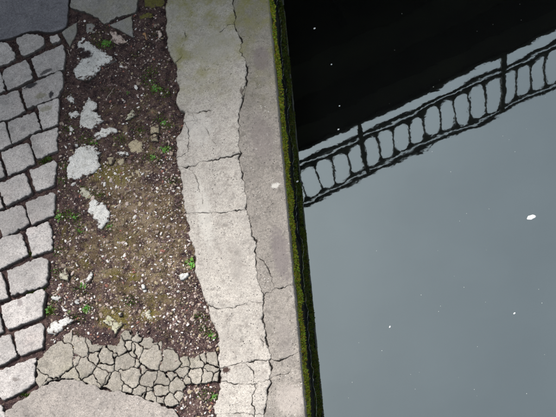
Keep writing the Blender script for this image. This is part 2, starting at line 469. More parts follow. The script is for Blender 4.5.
bbox('abutment', L1-1.2, L1+.6, -.15, 5.4, zg-.2, -.805, MAT_ABUT)

# ------------------------------------------------------------------ paving
PV = empty('stone_pavement', W(25, 200)); tag(PV, kind='structure')
PV.location = (0, 0, 0)
SETTS = [
 [(16,38),(24,34.5),(37,34),(43,37.5),(44,45),(34,51),(23,56.5),(18.5,48)],
 [(50,37),(57,34),(60,38),(58,42),(51,43)],
 [(-14,45),(2,42),(8,43.5),(13.5,52),(15,58.5),(9,62),(-14,69)],
 [(31,58),(45,51),(63,44.5),(65,56),(63,69),(52,72.5),(38,77),(34,68)],
 [(2,70),(25,60),(29,66),(33,78),(22,84),(8,90),(3,78)],
 [(-14,73),(-1,71),(3,80),(5,90),(-14,97)],
 [(22,88),(59,71),(63,73),(62.5,88),(57,97),(27,108.5),(24,98)],
 [(-8,98),(17,90),(20,97),(24.5,110.5),(12,117),(-8,124)],
 [(38,105.5),(58.5,98),(57.5,124),(43,129),(39,118)],
 [(7,121.5),(34,111.5),(37,118.5),(40.5,129),(25,136.5),(11.5,143),(9,131)],
 [(-14,127),(4.5,122.5),(8,134),(11,144),(-2,151),(-14,155)],
 [(30,136),(57,127),(56.5,143),(57,150),(37,159),(32.5,149)],
 [(1,152),(25,142.5),(28.5,144),(35,163),(20,170),(7,175.5)],
 [(-14,160),(-1,157),(5,176),(-14,184)],
 [(29,170),(54,160.5),(56,162),(54,184),(35.5,191.5)],
 [(-2,184.5),(23.5,173),(26,175),(32,193),(5.5,205.5)],
 [(-14,195),(-3,191),(3,207),(-14,214)],
 [(25,202.5),(53,191.5),(55,194),(53.5,215),(32,224),(28,214)],
 [(-4,213),(21,204),(24,208),(29,223),(4,237),(-2,225)],
 [(26,230),(47.5,221.5),(51.5,228),(52,248.5),(32,256)],
 [(-8,240),(20.5,232),(25,244),(28,253.5),(13,262),(-8,272)],
 [(7,271),(41,257),(48,260),(47,283),(43,286),(11,296)],
 [(-14,275),(1,272),(5,283),(8,298),(-14,304)],
 [(1,306),(42,289),(45,292.5),(41.5,317),(8,329.5),(3,318)],
 [(-14,315),(-1,312),(3,331),(-14,336)],
 [(13.5,332),(41,322.5),(43.5,327),(42.5,347),(18,356)],
 [(-8,338),(10,334),(13,344),(16.5,356),(4,363),(-8,368)],
 [(-8,373),(10,366),(36.5,357),(35,368),(34,383),(20,392),(3,399.5),(-6,394)],
 [(-14,408),(1,405),(4.5,412),(5,432),(-14,434)],
]
for q in SETTS:
    piece('sett', [W2(*p) for p in q], MAT_SETT, PV, z=.002+rng.uniform(-.003, .003), bev=.0055, drop=.007, inset=-.0024, wamp=.0038, wfreq=42, relief=.0042, rfreq=26, tilt=.02, rc=.004, dome=.0, chip=.008, pits=.0025)
# the same paving goes on beyond the left edge of the picture
for r in range(16):
    for c_ in range(5):
        x0 = -16-33*c_-rng.uniform(0, 3); y0 = -40+r*33+14*(c_+1)+rng.uniform(-2, 2)
        q = [(x0-30, y0+13), (x0, y0), (x0+1, y0+29), (x0-29, y0+42)]
        if q[1][1] < 40 and c_ < 1: continue
        piece('sett', [W2(*p) for p in q], MAT_SETT, PV, z=.002+rng.uniform(-.003, .003), bev=.0055, drop=.007, inset=-.0024, wamp=.0038, wfreq=42, relief=.0042, rfreq=26, tilt=.02, rc=.004, dome=.0, chip=.008, pits=.0025, step=.014)
SLAB_A = [(-46,-60),(66,-60),(69,-15),(68.5,5),(67,26),(60,30),(50,32.5),(44,32),(38,30.5),(28,31.5),(20,34.5),(10,38.5),(0,40),(-14,43),(-44,50)]
piece('slab', [W2(*p) for p in SLAB_A], MAT_DARKSLAB, PV, z=.004, bev=.012, drop=.008, inset=0, wamp=.003, relief=.0012, rfreq=9, tilt=0, rc=.01, step=.016)
SLAB_B = [(69,-60),(70,-12),(70,8),(79,11),(88,13.5),(97,18),(103,24),(108,23),(117,18),(127,15),(136.5,13),(138,0),(136,-60)]
piece('slab', [W2(*p) for p in SLAB_B], MAT_SLAB, PV, z=.004, bev=.009, drop=.007, inset=.001, wamp=.006, relief=.002, rfreq=16, tilt=0, rc=.006, chip=.006)
LOW = [(4,470),(5,420),(6,413),(12,405),(20,401),(30,394),(44,386),(56,380.5),(66,379),(78,379.5),(86,382.5),(100,388),(108,389.5),(124,392),(140,396.5),(152,400.5),(164,406.5),(172,409.5),(178,412),(182,425),(184,470)]
piece('slab', [W2(*p) for p in LOW], MAT_LOWSLAB, PV, z=.002, bev=.005, drop=.004, inset=.0005, wamp=.009, wfreq=40, relief=.004, rfreq=22, tilt=0, rc=.002, pits=.002)

# crazed concrete patch: every fragment its own piece
SEEDS = [(55,358),(43,375),(81,347),(73,361),(70,373),(84,369),(97,356),(93,345),(52,383),(105,355),(105,369),(117,353),(126,345),(126,362),(135,363),(134,350),(141,349),(148,344),(153,357),(146,370),(131,376),(108,379),(115,384),(102,375),(112,391),(126,388),(139,392),(149,379),(151,390),(160,381),(161,390),(160,400),(152,398),(144,397),(170,360),(173,377),(177,385),(170,399),(179,396),(183,361),(182,372),(188,378),(196,376),(196,361),(128,339),(138,337),(148,340),(119,346),(205.5,376),(210.6,367),(214,356),(217,379),(203,357),(62,345),(92,382),(167,349)]
PATCH = [(37,362),(44,353),(56,343),(70,332.5),(73,333),(78,336),(88,337),(93,343),(100,345),(112,344),(118,346),(121,335),(125,329.5),(131,331),(134,337),(137,331),(142,336),(152,337),(154,343),(162,342),(163,348),(172,347),(177,353),(180,357),(187,355),(190,358),(205,353),(216,350),(219,365),(219,381),(205,384),(190,384),(184,388),(182,398),(176,406),(166,406),(150,400),(140,396),(120,391.5),(100,388),(86,382.5),(76,379.5),(60,379.5),(48,383),(38,388),(36,380)]
# the seed at the big corner fragment has a wide reach
WGT = {i: float(random.uniform(-45, 45)) for i in range(60)}
WGT.update({0: 330., 53: 0., 18: 120., 20: 60., 34: 100., 48: 0})
def cell_poly(i):
    x, y = SEEDS[i]; poly = list(PATCH)
    for j, (a, b) in enumerate(SEEDS):
        if j == i: continue
        nx, ny = a-x, b-y
        c0 = (a*a+b*b-x*x-y*y+WGT.get(i, 0.)-WGT.get(j, 0.))/2
        out = []
        for k in range(len(poly)):
            p, q = poly[k-1], poly[k]
            dp = p[0]*nx+p[1]*ny-c0; dq = q[0]*nx+q[1]*ny-c0
            if (dp <= 0) != (dq <= 0):
                t = dp/(dp-dq); out.append((p[0]+(q[0]-p[0])*t, p[1]+(q[1]-p[1])*t))
            if dq <= 0: out.append(q)
        poly = out
        if not poly: return []
    o2 = []
    for p in poly:
        if not o2 or math.hypot(p[0]-o2[-1][0], p[1]-o2[-1][1]) > .4: o2.append(p)
    return o2
PT = empty('concrete_patch'); tag(PT, kind='structure')
for i in range(len(SEEDS)):
    q = cell_poly(i)
    if len(q) < 3 or abs(area(q)) < 8: continue
    piece('concrete_fragment', [W2(*p) for p in q], MAT_PATCH, PT, z=.003+rng.uniform(-.003, .003), bev=.0036, drop=.006, inset=.0004, step=.006, wamp=.010, wfreq=38, relief=.0036, rfreq=45, tilt=.03, rc=.002, thick=.035, chip=.005, pits=.002)

# ------------------------------------------------------------------ coping with its cracks
LEFT = [(169,-60),(168,-12),(167,5),(166.5,28),(167,45),(169,52),(176,65),(176.5,72),(179,92),(176.5,99),(178,108),(184,114),(185,123),(181,133),(176.5,138),(177,159),(179,167.5),(182,188),(185,209),(187,221),(191,239),(195,253),(195,270),(201,288),(207,304),(212,320),(218,337),(219.7,360),(221,377.5),(219.7,392),(215,406),(214.5,417),(213,440),(216,470)]
EDGE = [(268.6+.0897*y, y) for y in range(-60, 471, 10)]
LONG = [(233,-62),(234,0),(235,14),(235.5,26),(240,36),(242,43),(241,53),(245.5,59),(247.6,69),(247,83.5),(244,92),(242,104),(240,114),(239,133),(240,154.6),(241,173),(246,188),(247,209),(251,225),(254,240),(257.5,257.5),(256.5,267.5),(258.5,280.5),(263,298),(264,310),(264,325),(270,349),(271.5,366),(270,389),(266,406),(265,417),(264,440),(262,472)]
CRACKS = [  # polyline, half width, depth
 (LONG, .0034, .010),
 ([(178,168),(194,166),(208,163),(222.5,159.5),(231,157),(240.5,154)], .0034, .009),
 ([(185,215),(189.5,215),(205,213),(222.5,213),(248,210)], .0024, .006),
 ([(205,307),(217,310),(231,309),(248.5,303.5),(264,303)], .0022, .004),
 ([(218,370),(224,369),(234,366),(243,363),(260,362.6),(271.5,362),(283,359),(302,353)], .0024, .006),
 ([(218,383),(237,384),(254,385),(263,383),(271,379),(289,373)], .0024, .006),
 ([(247,363),(252.8,372),(255.6,384),(252.8,395),(254,412),(252,472)], .0024, .007),
 ([(213,414.5),(240,415.5),(266,414.5)], .002, .004),
 ([(263,298),(271.5,292),(277,288),(284.4,289),(296,285)], .0024, .007),
 ([(257,257),(264,262),(268.6,273),(271.5,282),(277,288)], .002, .006),
 ([(235.5,27),(231,26.5),(226,30),(222,32)], .0026, .006),
 ([(242,104),(247,90),(247.5,84)], .004, .006),
 ([(186,33),(185,45),(182,58),(176,66)], .002, .005),
 ([(183,116),(187,115),(194,114.5),(203,113),(211,111.5)], .0022, .006),
 ([(194,114.5),(205,129),(212.5,140),(222.5,153)], .0016, .004),
 ([(194,114.5),(196,122),(186.6,123),(183,124)], .0018, .005),
 ([(186.6,123),(190,136),(188,153),(182,159),(176,160)], .002, .006),
 ([(189.5,167),(196.7,179),(201,193.5),(204,203)], .0016, .004),
 ([(268,322),(262,337),(263,350)], .0015, .003),
 ([(228,300),(232,315),(229,335)], .0012, .0015),
 ([(218,62),(221,84),(216,101)], .001, .0015),
]
QW = empty('quay_wall'); tag(QW, 'mossy quay wall with long cracked concrete coping along the dark water', 'wall')
def cracked_sheet():
    out_px = LEFT+EDGE[::-1]
    base = resample([W2(*p) for p in LEFT], .006, False)
    base = [warp(warp(p, .010, 26), .0035, 95) for p in base]
    edge = resample([W2(*p) for p in EDGE], .012, False)
    edge = [(-.0+.0012*fbm(p[0]*40, p[1]*40, 1.), p[1]) for p in edge]
    out = base+edge[::-1]
    if area(out) < 0: out = out[::-1]
    n = len(out)
    V = list(out); E = [(i, (i+1) % n) for i in range(n)]
    A, B = loop_segs(out); WD = []; segA = []; segB = []; segw = []; segd = []
    extra = []
    for (pl, w, dep) in CRACKS:
        q = [warp(warp(p, .010, 26), .0045, 110) for p in resample([W2(*p) for p in pl], .005, False)]
        s = len(V); V += q; E += [(s+i, s+i+1) for i in range(len(q)-1)]
        for i in range(len(q)-1):
            segA.append(q[i]); segB.append(q[i+1])
            mod = .28+1.0*max(0, .38+1.3*fbm(q[i][0]*22, q[i][1]*22, 5.))
            segw.append(w*mod); segd.append(dep*min(1.2, mod))
        for d in (-w*1.05, w*1.05, -w*.5, w*.5, -w*2.2, w*2.2): extra += offset_pts(q, d, False)
    for d in (.002, .006, .011): extra += offset_pts(out, d)
    bb = np.array(out); lo = bb.min(0); hi = bb.max(0)
    gx, gy = np.meshgrid(np.arange(lo[0], hi[0], .0085), np.arange(lo[1], hi[1], .0085))
    G = np.stack([gx.ravel(), gy.ravel()], 1)+rng.uniform(-.3, .3, (gx.size, 2))*.0085
    segw = np.array(segw); segd = np.array(segd)
    dG, iG = dist_segs(G, segA, segB); dO, _ = dist_segs(G, A, B)
    G = G[(dG > .008) & (dO > .014)]
    X = np.array(extra); dX, iX = dist_segs(X, segA, segB); dO, _ = dist_segs(X, A, B)
    X = X[(dX > .0009) & (dO > .0015)]
    allp = np.vstack([np.array(V), X, G])
    nv = len(V)
    keep = np.concatenate([np.ones(nv, bool), inside(allp[nv:], out)])
    allp = allp[keep]
    r = delaunay_2d_cdt([Vector(p) for p in allp], E, [], 0, 1e-6)
    P = np.array([(v.x, v.y) for v in r[0]])
    F = np.array([f for f in r[2]])
    F = F[inside(P[F].mean(1), out)]
    cons = set()
    for e, oe in zip(r[1], r[4]):
        if len(oe): cons.add((min(e), max(e)))
    em = {}
    for k, f in enumerate(F):
        for i in range(3):
            e = (int(f[i]), int(f[(i+1) % 3])); em.setdefault((min(e), max(e)), []).append(k)
    adj = [[] for _ in F]
    for e, t in em.items():
        if len(t) == 2 and e not in cons: adj[t[0]].append(t[1]); adj[t[1]].append(t[0])
    reg = -np.ones(len(F), int); nr = 0
    for k in range(len(F)):
        if reg[k] >= 0: continue
        stack = [k]; reg[k] = nr
        while stack:
            a = stack.pop()
            for b in adj[a]:
                if reg[b] < 0: reg[b] = nr; stack.append(b)
        nr += 1
    dC, iC = dist_segs(P, segA, segB); dO, _ = dist_segs(P, A, B)
    g = np.clip(1-dC/segw[iC], 0, 1)
    bv = np.where(P[:, 0] < -.05, .010, .004); t = np.clip(1-dO/bv, 0, 1)
    rel = np.array([.0035*fbm(p[0]*14, p[1]*14, 2., 4)+.0012*fbm(p[0]*70, p[1]*70, 4., 2) for p in P])
    Z = .012+rel-segd[iC]*g**.7-bv*.9*(1-np.sqrt(np.clip(1-t*t, 0, 1)))
    halo = np.clip(1-dC/(segw[iC]*1.25), 0, 1)*np.clip(segd[iC]/.006, .35, 1)
    leftside = P[:, 0] < -.05
    dirt = np.clip(np.maximum(halo*1.6, np.where(leftside, t*.7, 0.)), 0, 1)
    ar = []
    for k in range(nr):
        f = F[reg == k]; q = P[f]
        ar.append(.5*np.abs((q[:, 1, 0]-q[:, 0, 0])*(q[:, 2, 1]-q[:, 0, 1])-(q[:, 2, 0]-q[:, 0, 0])*(q[:, 1, 1]-q[:, 0, 1])).sum())
    lx = np.array([W2(*p) for p in LONG])
    for k in range(nr):
        if ar[k] < 1e-4: continue
        f = F[reg == k]
        ids, inv = np.unique(f, return_inverse=True); f2 = inv.reshape(-1, 3)
        v = [(P[i][0], P[i][1], Z[i]) for i in ids]; dd = list(dirt[ids])
        faces = [tuple(int(x) for x in t_) for t_ in f2]
        cnt = {}
        for t_ in faces:
            for i in range(3):
                e = (t_[i], t_[(i+1) % 3]); cnt.setdefault((min(e), max(e)), []).append(e)
        low = {}
        for kk, es in list(cnt.items()):
            if len(es) == 1:
                for i in es[0]:
                    if i not in low: low[i] = len(v); v.append((v[i][0], v[i][1], -.055)); dd.append(1.)
                a, b = es[0]; faces.append((b, a, low[a], low[b]))
        cx = np.mean([p[0] for p in v]); cy = np.mean([p[1] for p in v])
        xm = np.interp(cy, lx[::-1, 1], lx[::-1, 0])
        mesh_obj('coping_slab', v, faces, MAT_EDGE if cx > xm else MAT_COPING, QW, True, {'dirt': dd})
cracked_sheet()
# wall face below the coping
y0, y1 = W(300, 470).y, W(268, -60).y
def wall_x(y, z): return -.004+.010*fbm(y*9, z*14, 5., 3)*(.3 if z > -.03 else 1)+.004*fbm(y*50, z*50, 6., 3)-.002
ny, nzz = 420, 22
v = []; f = []
for i in range(ny+1):
    for j in range(nzz+1):
        y = y0+(y1-y0)*i/ny; z = -.012-.42*j/nzz
        v.append((wall_x(y, z), y, z))
for i in range(ny):
    for j in range(nzz):
        a = i*(nzz+1)+j; f.append((a, a+1, a+nzz+2, a+nzz+1))
mesh_obj('wall_face', v, f, MAT_WALL, QW)
box('wall_core', -.028, -.022, -80, 80, -1.6, -.02, MAT_WALL, QW)

def blades(n, sampler, length, width, col, spread=.8):
    """many small leaf blades as one mesh: sampler gives point, normal"""
    V = []; F = []; C = []
    for _ in range(n):
        s = sampler()
        if s is None: continue
        p, nrm = s
        d = (Vector(nrm)+Vector(rng.uniform(-spread, spread, 3))).normalized()
        L = length*rng.uniform(.5, 1.4); w = width*rng.uniform(.6, 1.3)
        t = d.cross(Vector(rng.uniform(-1, 1, 3))).normalized()*w
        c = [x*rng.uniform(.6, 1.35) for x in col(rng.uniform())]
        i = len(V); m_ = p+d*L*.5
        V += [p-t*.5, p+t*.5, m_+t, p+d*L, m_-t]; F.append((i, i+1, i+2, i+3, i+4)); C += [c]*5
    return V, F, C
def mosscol(t): return (.36+.12*t, .42+.08*t, .02) if t < .8 else (.12, .16, .016)
def wall_sample():
    y = rng.uniform(y0, y1); z = -.016-.165*rng.uniform()
    if fbm(y*13, z*18, 8., 3)+.36 < rng.uniform(-.05, .5): return None
    return Vector((wall_x(y, z), y, z)), (1, 0, .35)
V, F, C = blades(34000, wall_sample, .009, .0024, mosscol)
o = mesh_obj('moss', V, F, MAT_LEAF, QW, False, {'tone': C}); o['kind'] = 'stuff'

# ------------------------------------------------------------------ soil strip
sx0, sx1 = W(-180, 300).x, -.16
sy0, sy1 = W(100, 468).y, W(100, -58).y
STRIP = [W2(*p) for p in [(66,20),(137,8),(168,-40)]+LEFT[2:-1]+[(182,470),(182,415),(165,407),(120,391),(86,381),(40,388),(37,365),(45,345),(45,320),(49,290),(50,262),(53,250),(53,222),(56,195),(57,160),(58,130),(60,100),(65,70),(66,45)]]
SAND = [(118,180,26,16,1.),(140,215,38,30,.95),(160,250,34,30,.8),(110,255,32,30,.75),(75,265,18,20,.6),(140,290,30,18,.6),(112,300,24,26,.55),(150,160,20,14,.45),(115,205,24,24,.7),(178,215,10,30,.7),(128,322,14,8,.5),(150,120,24,20,.4),(120,140,20,20,.4),(90,235,20,20,.5),(170,310,22,26,.35)]
MOSSP = [(112,172,22,12,.9),(108,200,16,14,.5),(80,250,22,12,.6),(95,300,14,10,.5),(112,318,16,10,1.),(146,316,14,8,.9),(86,262,10,8,.8),(150,92,18,10,.5),(140,262,30,24,.45),(160,300,20,10,.6),(128,240,16,12,.7),(165,200,12,20,.5),(125,280,20,14,.7),(135,150,24,12,.5),(66,240,10,20,.6),(120,110,24,10,.5)]
def blob(px, py, L):
    s = 0.
    for (x, y, rx, ry, a) in L:
        d = ((px-x)/rx)**2+((py-y)/ry)**2
        if d < 2.2: s = max(s, a*max(0., 1-d/2.2)**.7)
    return s
# pixel <-> world through a homography of the z = 0 plane
src = np.array([(0, 0), (300, 0), (300, 417), (0, 417)], float)
dst = np.array([W2(*p) for p in src])
Am = []
for (x, y), (X, Y) in zip(dst, src):
    Am.append([x, y, 1, 0, 0, 0, -X*x, -X*y, -X]); Am.append([0, 0, 0, x, y, 1, -Y*x, -Y*y, -Y])
Hm = np.linalg.svd(np.array(Am))[2][-1].reshape(3, 3)
def PX(x, y):
    q = Hm@np.array([x, y, 1.]); return q[0]/q[2], q[1]/q[2]
nx_, ny_ = int((sx1-sx0)/.0065), int((sy1-sy0)/.0065)
gx = np.linspace(sx0, sx1, nx_); gy = np.linspace(sy0, sy1, ny_)
GX, GY = np.meshgrid(gx, gy)
Pm = np.stack([GX.ravel(), GY.ravel()], 1)
ins = inside(Pm, STRIP)
A_, B_ = loop_segs(STRIP); dS = np.full(len(Pm), 1.)
dS[ins] = dist_segs(Pm[ins], A_, B_)[0]
def soil_z(x, y, i, d):
    if not i: return -.017+.004*fbm(x*30, y*30, 1., 3)
    k = min(1., d/.05)
    return -.013+k*(.006+.010*fbm(x*9, y*9, 2., 3))+.006*fbm(x*34, y*34, 3., 4)+.002*pn(x*120, y*120, 5.)
Zs = np.array([soil_z(x, y, i, d) for (x, y), i, d in zip(Pm, ins, dS)])
sa = np.zeros(len(Pm)); mo_ = np.zeros(len(Pm))
for k in np.where(ins)[0]:
    px, py = PX(*Pm[k]); sa[k] = blob(px, py, SAND); mo_[k] = blob(px, py, MOSSP)
idx = np.arange(len(Pm)).reshape(ny_, nx_)
F = np.stack([idx[:-1, :-1].ravel(), idx[:-1, 1:].ravel(), idx[1:, 1:].ravel(), idx[1:, :-1].ravel()], 1)
tag(mesh_obj('soil', np.column_stack([Pm, Zs]), F, MAT_SOIL, None, True, {'sand': sa, 'moss': mo_}), kind='structure')
Zgrid = Zs.reshape(ny_, nx_)
def ground_z(x, y):
    fx = (x-sx0)/(sx1-sx0)*(nx_-1); fy = (y-sy0)/(sy1-sy0)*(ny_-1)
    i = int(min(max(fx, 0), nx_-2)); j = int(min(max(fy, 0), ny_-2)); a = fx-i; b = fy-j
    return (Zgrid[j, i]*(1-a)+Zgrid[j, i+1]*a)*(1-b)+(Zgrid[j+1, i]*(1-a)+Zgrid[j+1, i+1]*a)*b

# ------------------------------------------------------------------ rubble lying in the soil
def chunk(name, q, mat, label, cat, z=.004, **kw):
    z -= .0015
    a = dict(thick=.035, bev=.009, drop=.009, inset=0, step=.005, wamp=.010, wfreq=48, relief=.004, rfreq=40, tilt=.05, rc=.004, pits=.004, origin=True)
    a.update(kw)
    return tag(piece(name, [W2(*p) for p in q], mat, None, z, **a), label, cat)
chunk('paving_fragment', [(61,32),(77.5,22.5),(76.5,34),(69.5,47),(65.5,40)], MAT_SLAB, 'grey wedge-shaped paving fragment at the corner of the dark slab', 'stone', .006, wamp=.003, pits=0, relief=.0015)
chunk('paving_fragment', [(108,25),(132,16),(133.5,38),(121,31)], MAT_SLAB, 'grey triangular paving fragment under the top grey slab', 'stone', .006, wamp=.003, pits=0, relief=.0015)
chunk('cobble', [(85,23),(91,21),(96,25),(96,33),(90,35.5),(85,31)], MAT_SLAB, 'small rounded grey cobble in the hollow below the top slab', 'stone', .001, bev=.014, drop=.014, wamp=.004)
chunk('rubble_lump', [(109,31),(117,31),(127,41),(122,44),(112,43)], MAT_PINK, 'pinkish white rubble lump below the triangular paving fragment', 'stone', .006)
chunk('mossy_stone', [(143,-14),(167,-14),(165,5),(155,7),(144,5)], MAT_MOSSY, 'yellow-green moss covered stone at the top edge beside the coping', 'stone', .004)
chunk('mossy_stone', [(138,14),(152,12),(153,17),(140,20)], MAT_MOSSY, 'small flat mossy stone below the moss covered one', 'stone', .004)
chunk('concrete_chunk', [(79,36),(89,37),(93,44),(101,48.5),(117,60),(104,66),(97,74),(85,82),(76,78),(72,70),(77,64),(82,57),(78,50),(76,44)], MAT_WHITE, 'pale three-cornered concrete chunk with dark soil on its middle', 'concrete chunk', .005, wamp=.007)
chunk('concrete_chunk', [(66,97),(72,93),(77,102),(74,105),(68,102)], MAT_WHITE, 'small white concrete chip, uppermost beside the setts', 'concrete chunk', .004)
chunk('concrete_chunk', [(81,113),(85,105),(88,97),(93,98),(97,104),(97,112),(104,120),(95,127),(88,129),(79,129)], MAT_WHITE, 'big white concrete chunk with a notched upper end, above the square one', 'concrete chunk', .005, wamp=.014)
chunk('concrete_chunk', [(68,112),(77,110.5),(80,116),(70,119)], MAT_WHITE, 'small white concrete chip left of the notched chunk', 'concrete chunk', .004)
chunk('concrete_chunk', [(67,125),(73,123),(74,131),(69,132)], MAT_WHITE, 'small white concrete chip beside the setts, lowest of the three chips', 'concrete chunk', .004)
chunk('concrete_chunk', [(91,136),(103,128),(117,126),(118,131),(105,136),(96,139.5)], MAT_WHITE, 'long narrow white concrete chunk slanting above the square one', 'concrete chunk', .005)
chunk('concrete_chunk', [(69,160),(77,148),(85,144.5),(98,147),(101,167),(93,173),(77,179),(67,180),(65.5,172)], MAT_WHITE, 'largest squarish bright white concrete chunk amid the soil', 'concrete chunk', .007, wamp=.010)
chunk('concrete_chunk', [(67,142),(78,142.5),(77,146.5),(69,146)], MAT_WHITE, 'thin white sliver at the corner of the square chunk', 'concrete chunk', .003)
chunk('concrete_chunk', [(78,188),(84,187),(93,193),(94,199),(87,201),(80,195)], MAT_LICHEN, 'small grey lichened chunk under the square white one', 'concrete chunk', .004)
chunk('concrete_chunk', [(88,203),(95,200),(103,202),(110,210),(108,222),(100,229),(97,228),(95,220),(88,214)], MAT_WHITE, 'pale rounded concrete chunk tapering downward in mid strip', 'concrete chunk', .005, wamp=.010)
chunk('sandy_stone', [(150,126),(158,124),(160,132),(151,133)], MAT_SAND, 'small sandy square stone, upper of a pair near the coping', 'stone', .004)
chunk('sandy_stone', [(150,135),(158,134),(158,141),(151,141)], MAT_SAND, 'small sandy square stone, lower of a pair near the coping', 'stone', .004)
chunk('sandy_stone', [(107,158),(113,156),(116,161),(112,165),(107,163)], MAT_SAND, 'small buff stone right of the square white chunk', 'stone', .004)
chunk('sandy_stone', [(117,163),(122,157),(127,157),(124,163),(120,166)], MAT_SAND, 'small slanting buff stone, second right of the square white chunk', 'stone', .004)
chunk('concrete_chunk', [(116,151),(129,152),(129,155.5),(120,156)], MAT_WHITE, 'narrow white chip above the two small buff stones', 'concrete chunk', .005, wamp=.004)
chunk('concrete_chunk', [(123,120.5),(128,114),(133,109),(138,115),(130,119)], MAT_LICHEN, 'pale triangular chunk in the middle of the upper soil', 'concrete chunk', .007)
chunk('concrete_chunk', [(85,280),(91,271),(94,273),(91,283),(87,284)], MAT_WHITE, 'upright white chip standing out in the lower brown soil', 'concrete chunk', .008, wamp=.003)
chunk('concrete_chunk', [(45,330),(52,321),(63,319),(67,312.5),(72,319),(79,320),(67,324),(61,332),(54,335),(47,334)], MAT_WHITE, 'star-shaped white concrete chunk above the crazed concrete', 'concrete chunk', .006, wamp=.006)
chunk('concrete_chunk', [(59,272),(66,269),(69,276),(66,281),(60,278)], MAT_LICHEN, 'rounded pale stone beside the lower setts', 'stone', .004)
chunk('concrete_chunk', [(70,300),(78,299),(80,304),(71,306)], MAT_WHITE, 'small pale chip above the star-shaped chunk', 'concrete chunk', .005)
chunk('concrete_chunk', [(51,297),(57,294),(62,297),(58,301),(52,301)], MAT_WHITE, 'small white chip at the edge of the lower setts', 'concrete chunk', .005)
chunk('lichen_stone', [(102,320),(108,314),(118,321),(126,324),(118,330),(115,336),(110,327)], MAT_LICHEN, 'yellow lichened stone just above the crazed concrete', 'stone', .005)
chunk('lichen_stone', [(140,313),(148,310),(153,316),(148,321),(141,319)], MAT_LICHEN, 'small lichened stone right of the yellow one', 'stone', .003)
chunk('brown_stone', [(127,143),(136,138),(144,142),(142,152),(131,152)], MAT_SAND, 'flat brown stone sunk in soil by the lower sandy one', 'stone', .000)
chunk('brown_stone', [(131,172),(139,168),(145,172),(142,178),(134,178)], MAT_SAND, 'low round brown stone in the middle of the strip', 'stone', .000)

chunk('pink_pebble', [(156,32),(160,30),(162,36),(160,41),(157,39)], MAT_PINK, 'pink pebble in the dark soil near the top of the coping', 'stone', .006)
chunk('orange_pebble', [(142,33),(146,33),(149,39),(145,40)], stone_material('orange_stone', (.42, .24, .12), (.5, .3, .17), None, .1), 'small orange-brown pebble left of the pink one', 'stone', .006)
chunk('concrete_chunk', [(178,275),(184,272),(190,273),(189,277),(181,279)], MAT_WHITE, 'flat pale scrap just below the bright green weed at the coping', 'concrete chunk', .005)
chunk('concrete_chunk', [(141,284),(145,284),(146,289),(142,290)], MAT_WHITE, 'small round white pebble in the middle of the lower soil', 'stone', .008, bev=.007, wamp=.001)
chunk('concrete_chunk', [(118,313),(122,312),(123,316),(119,317)], MAT_WHITE, 'white pebble on the yellow lichened stone', 'stone', .010, wamp=.001)
def twig(px0, py0, px1, py1, r, label):
    a = W(px0, py0); b = W(px1, py1); a.z = ground_z(a.x, a.y)+r; b.z = ground_z(b.x, b.y)+r
    V = []; F = []; n = 9; d = b-a; s_ = Vector((-d.y, d.x, 0)).normalized()
    for i in range(n):
        t = i/(n-1); c = a+d*t+s_*(.12*d.length*math.sin(t*3.)*.5+.002*math.sin(9*t)); rr = r*(1-.5*t)
        c.z = max(c.z, ground_z(c.x, c.y)+rr*.6)
        for k in range(6):
            an = 6.2832*k/6; V.append(c+s_*rr*math.cos(an)+Vector((0, 0, rr*math.sin(an))))
    for i in range(n-1):
        for k in range(6): F.append((i*6+k, i*6+(k+1) % 6, i*6+6+(k+1) % 6, i*6+6+k))
    F += [tuple(range(5, -1, -1)), tuple(len(V)-6+k for k in range(6))]
    tag(mesh_obj('twig', [tuple(v-a) for v in V], F, MAT_GRAVEL, None, True, {'tone': [(.42, .36, .3)]*len(V)}), label, 'twig').location = a
twig(107, 98, 114, 87, .0016, 'thin pale twig lying in the dark upper soil')
twig(136, 121, 141, 118, .0016, 'short pale twig beside the triangular chunk')
twig(66, 48, 69, 55, .0022, 'pale stub of twig at the corner of the upper setts')
# gravel: thousands of chips too small to pick apart
ICO_V = []; ICO_F = []
def ico():
    t = (1+5**.5)/2
    v = [(-1,t,0),(1,t,0),(-1,-t,0),(1,-t,0),(0,-1,t),(0,1,t),(0,-1,-t),(0,1,-t),(t,0,-1),(t,0,1),(-t,0,-1),(-t,0,1)]
    f = [(0,11,5),(0,5,1),(0,1,7),(0,7,10),(0,10,11),(1,5,9),(5,11,4),(11,10,2),(10,7,6),(7,1,8),(3,9,4),(3,4,2),(3,2,6),(3,6,8),(3,8,9),(4,9,5),(2,4,11),(6,2,10),(8,6,7),(9,8,1)]
    return np.array(v)/math.hypot(1, t), f
IV, IF = ico()
DENS = [(195,315,22,30,1.),(195,400,18,16,1.),(160,240,40,50,.6),(70,295,22,16,.9),(140,60,30,30,.2),(170,170,14,40,.6),(135,190,30,30,.55),(180,280,20,24,.8),(120,290,40,30,.4),(70,260,16,24,.5)]
TONES = [((.76,.73,.70), .13), ((.50,.41,.37), .2), ((.32,.25,.2), .30), ((.16,.105,.1), .22), ((.40,.33,.22), .1), ((.30,.13,.1), .06)]
def tone():
    u = rng.uniform(); a = 0
    for c_, p in TONES:
        a += p
        if u < a: return np.array(c_)
    return np.array(TONES[0][0])
STR = np.array(STRIP); lo = STR.min(0); hi = STR.max(0)
GV = []; GF = []; GC = []
n = 0; tries = 0
cand = rng.uniform(lo, hi, (42000, 2)); cand = cand[inside(cand, STRIP)]
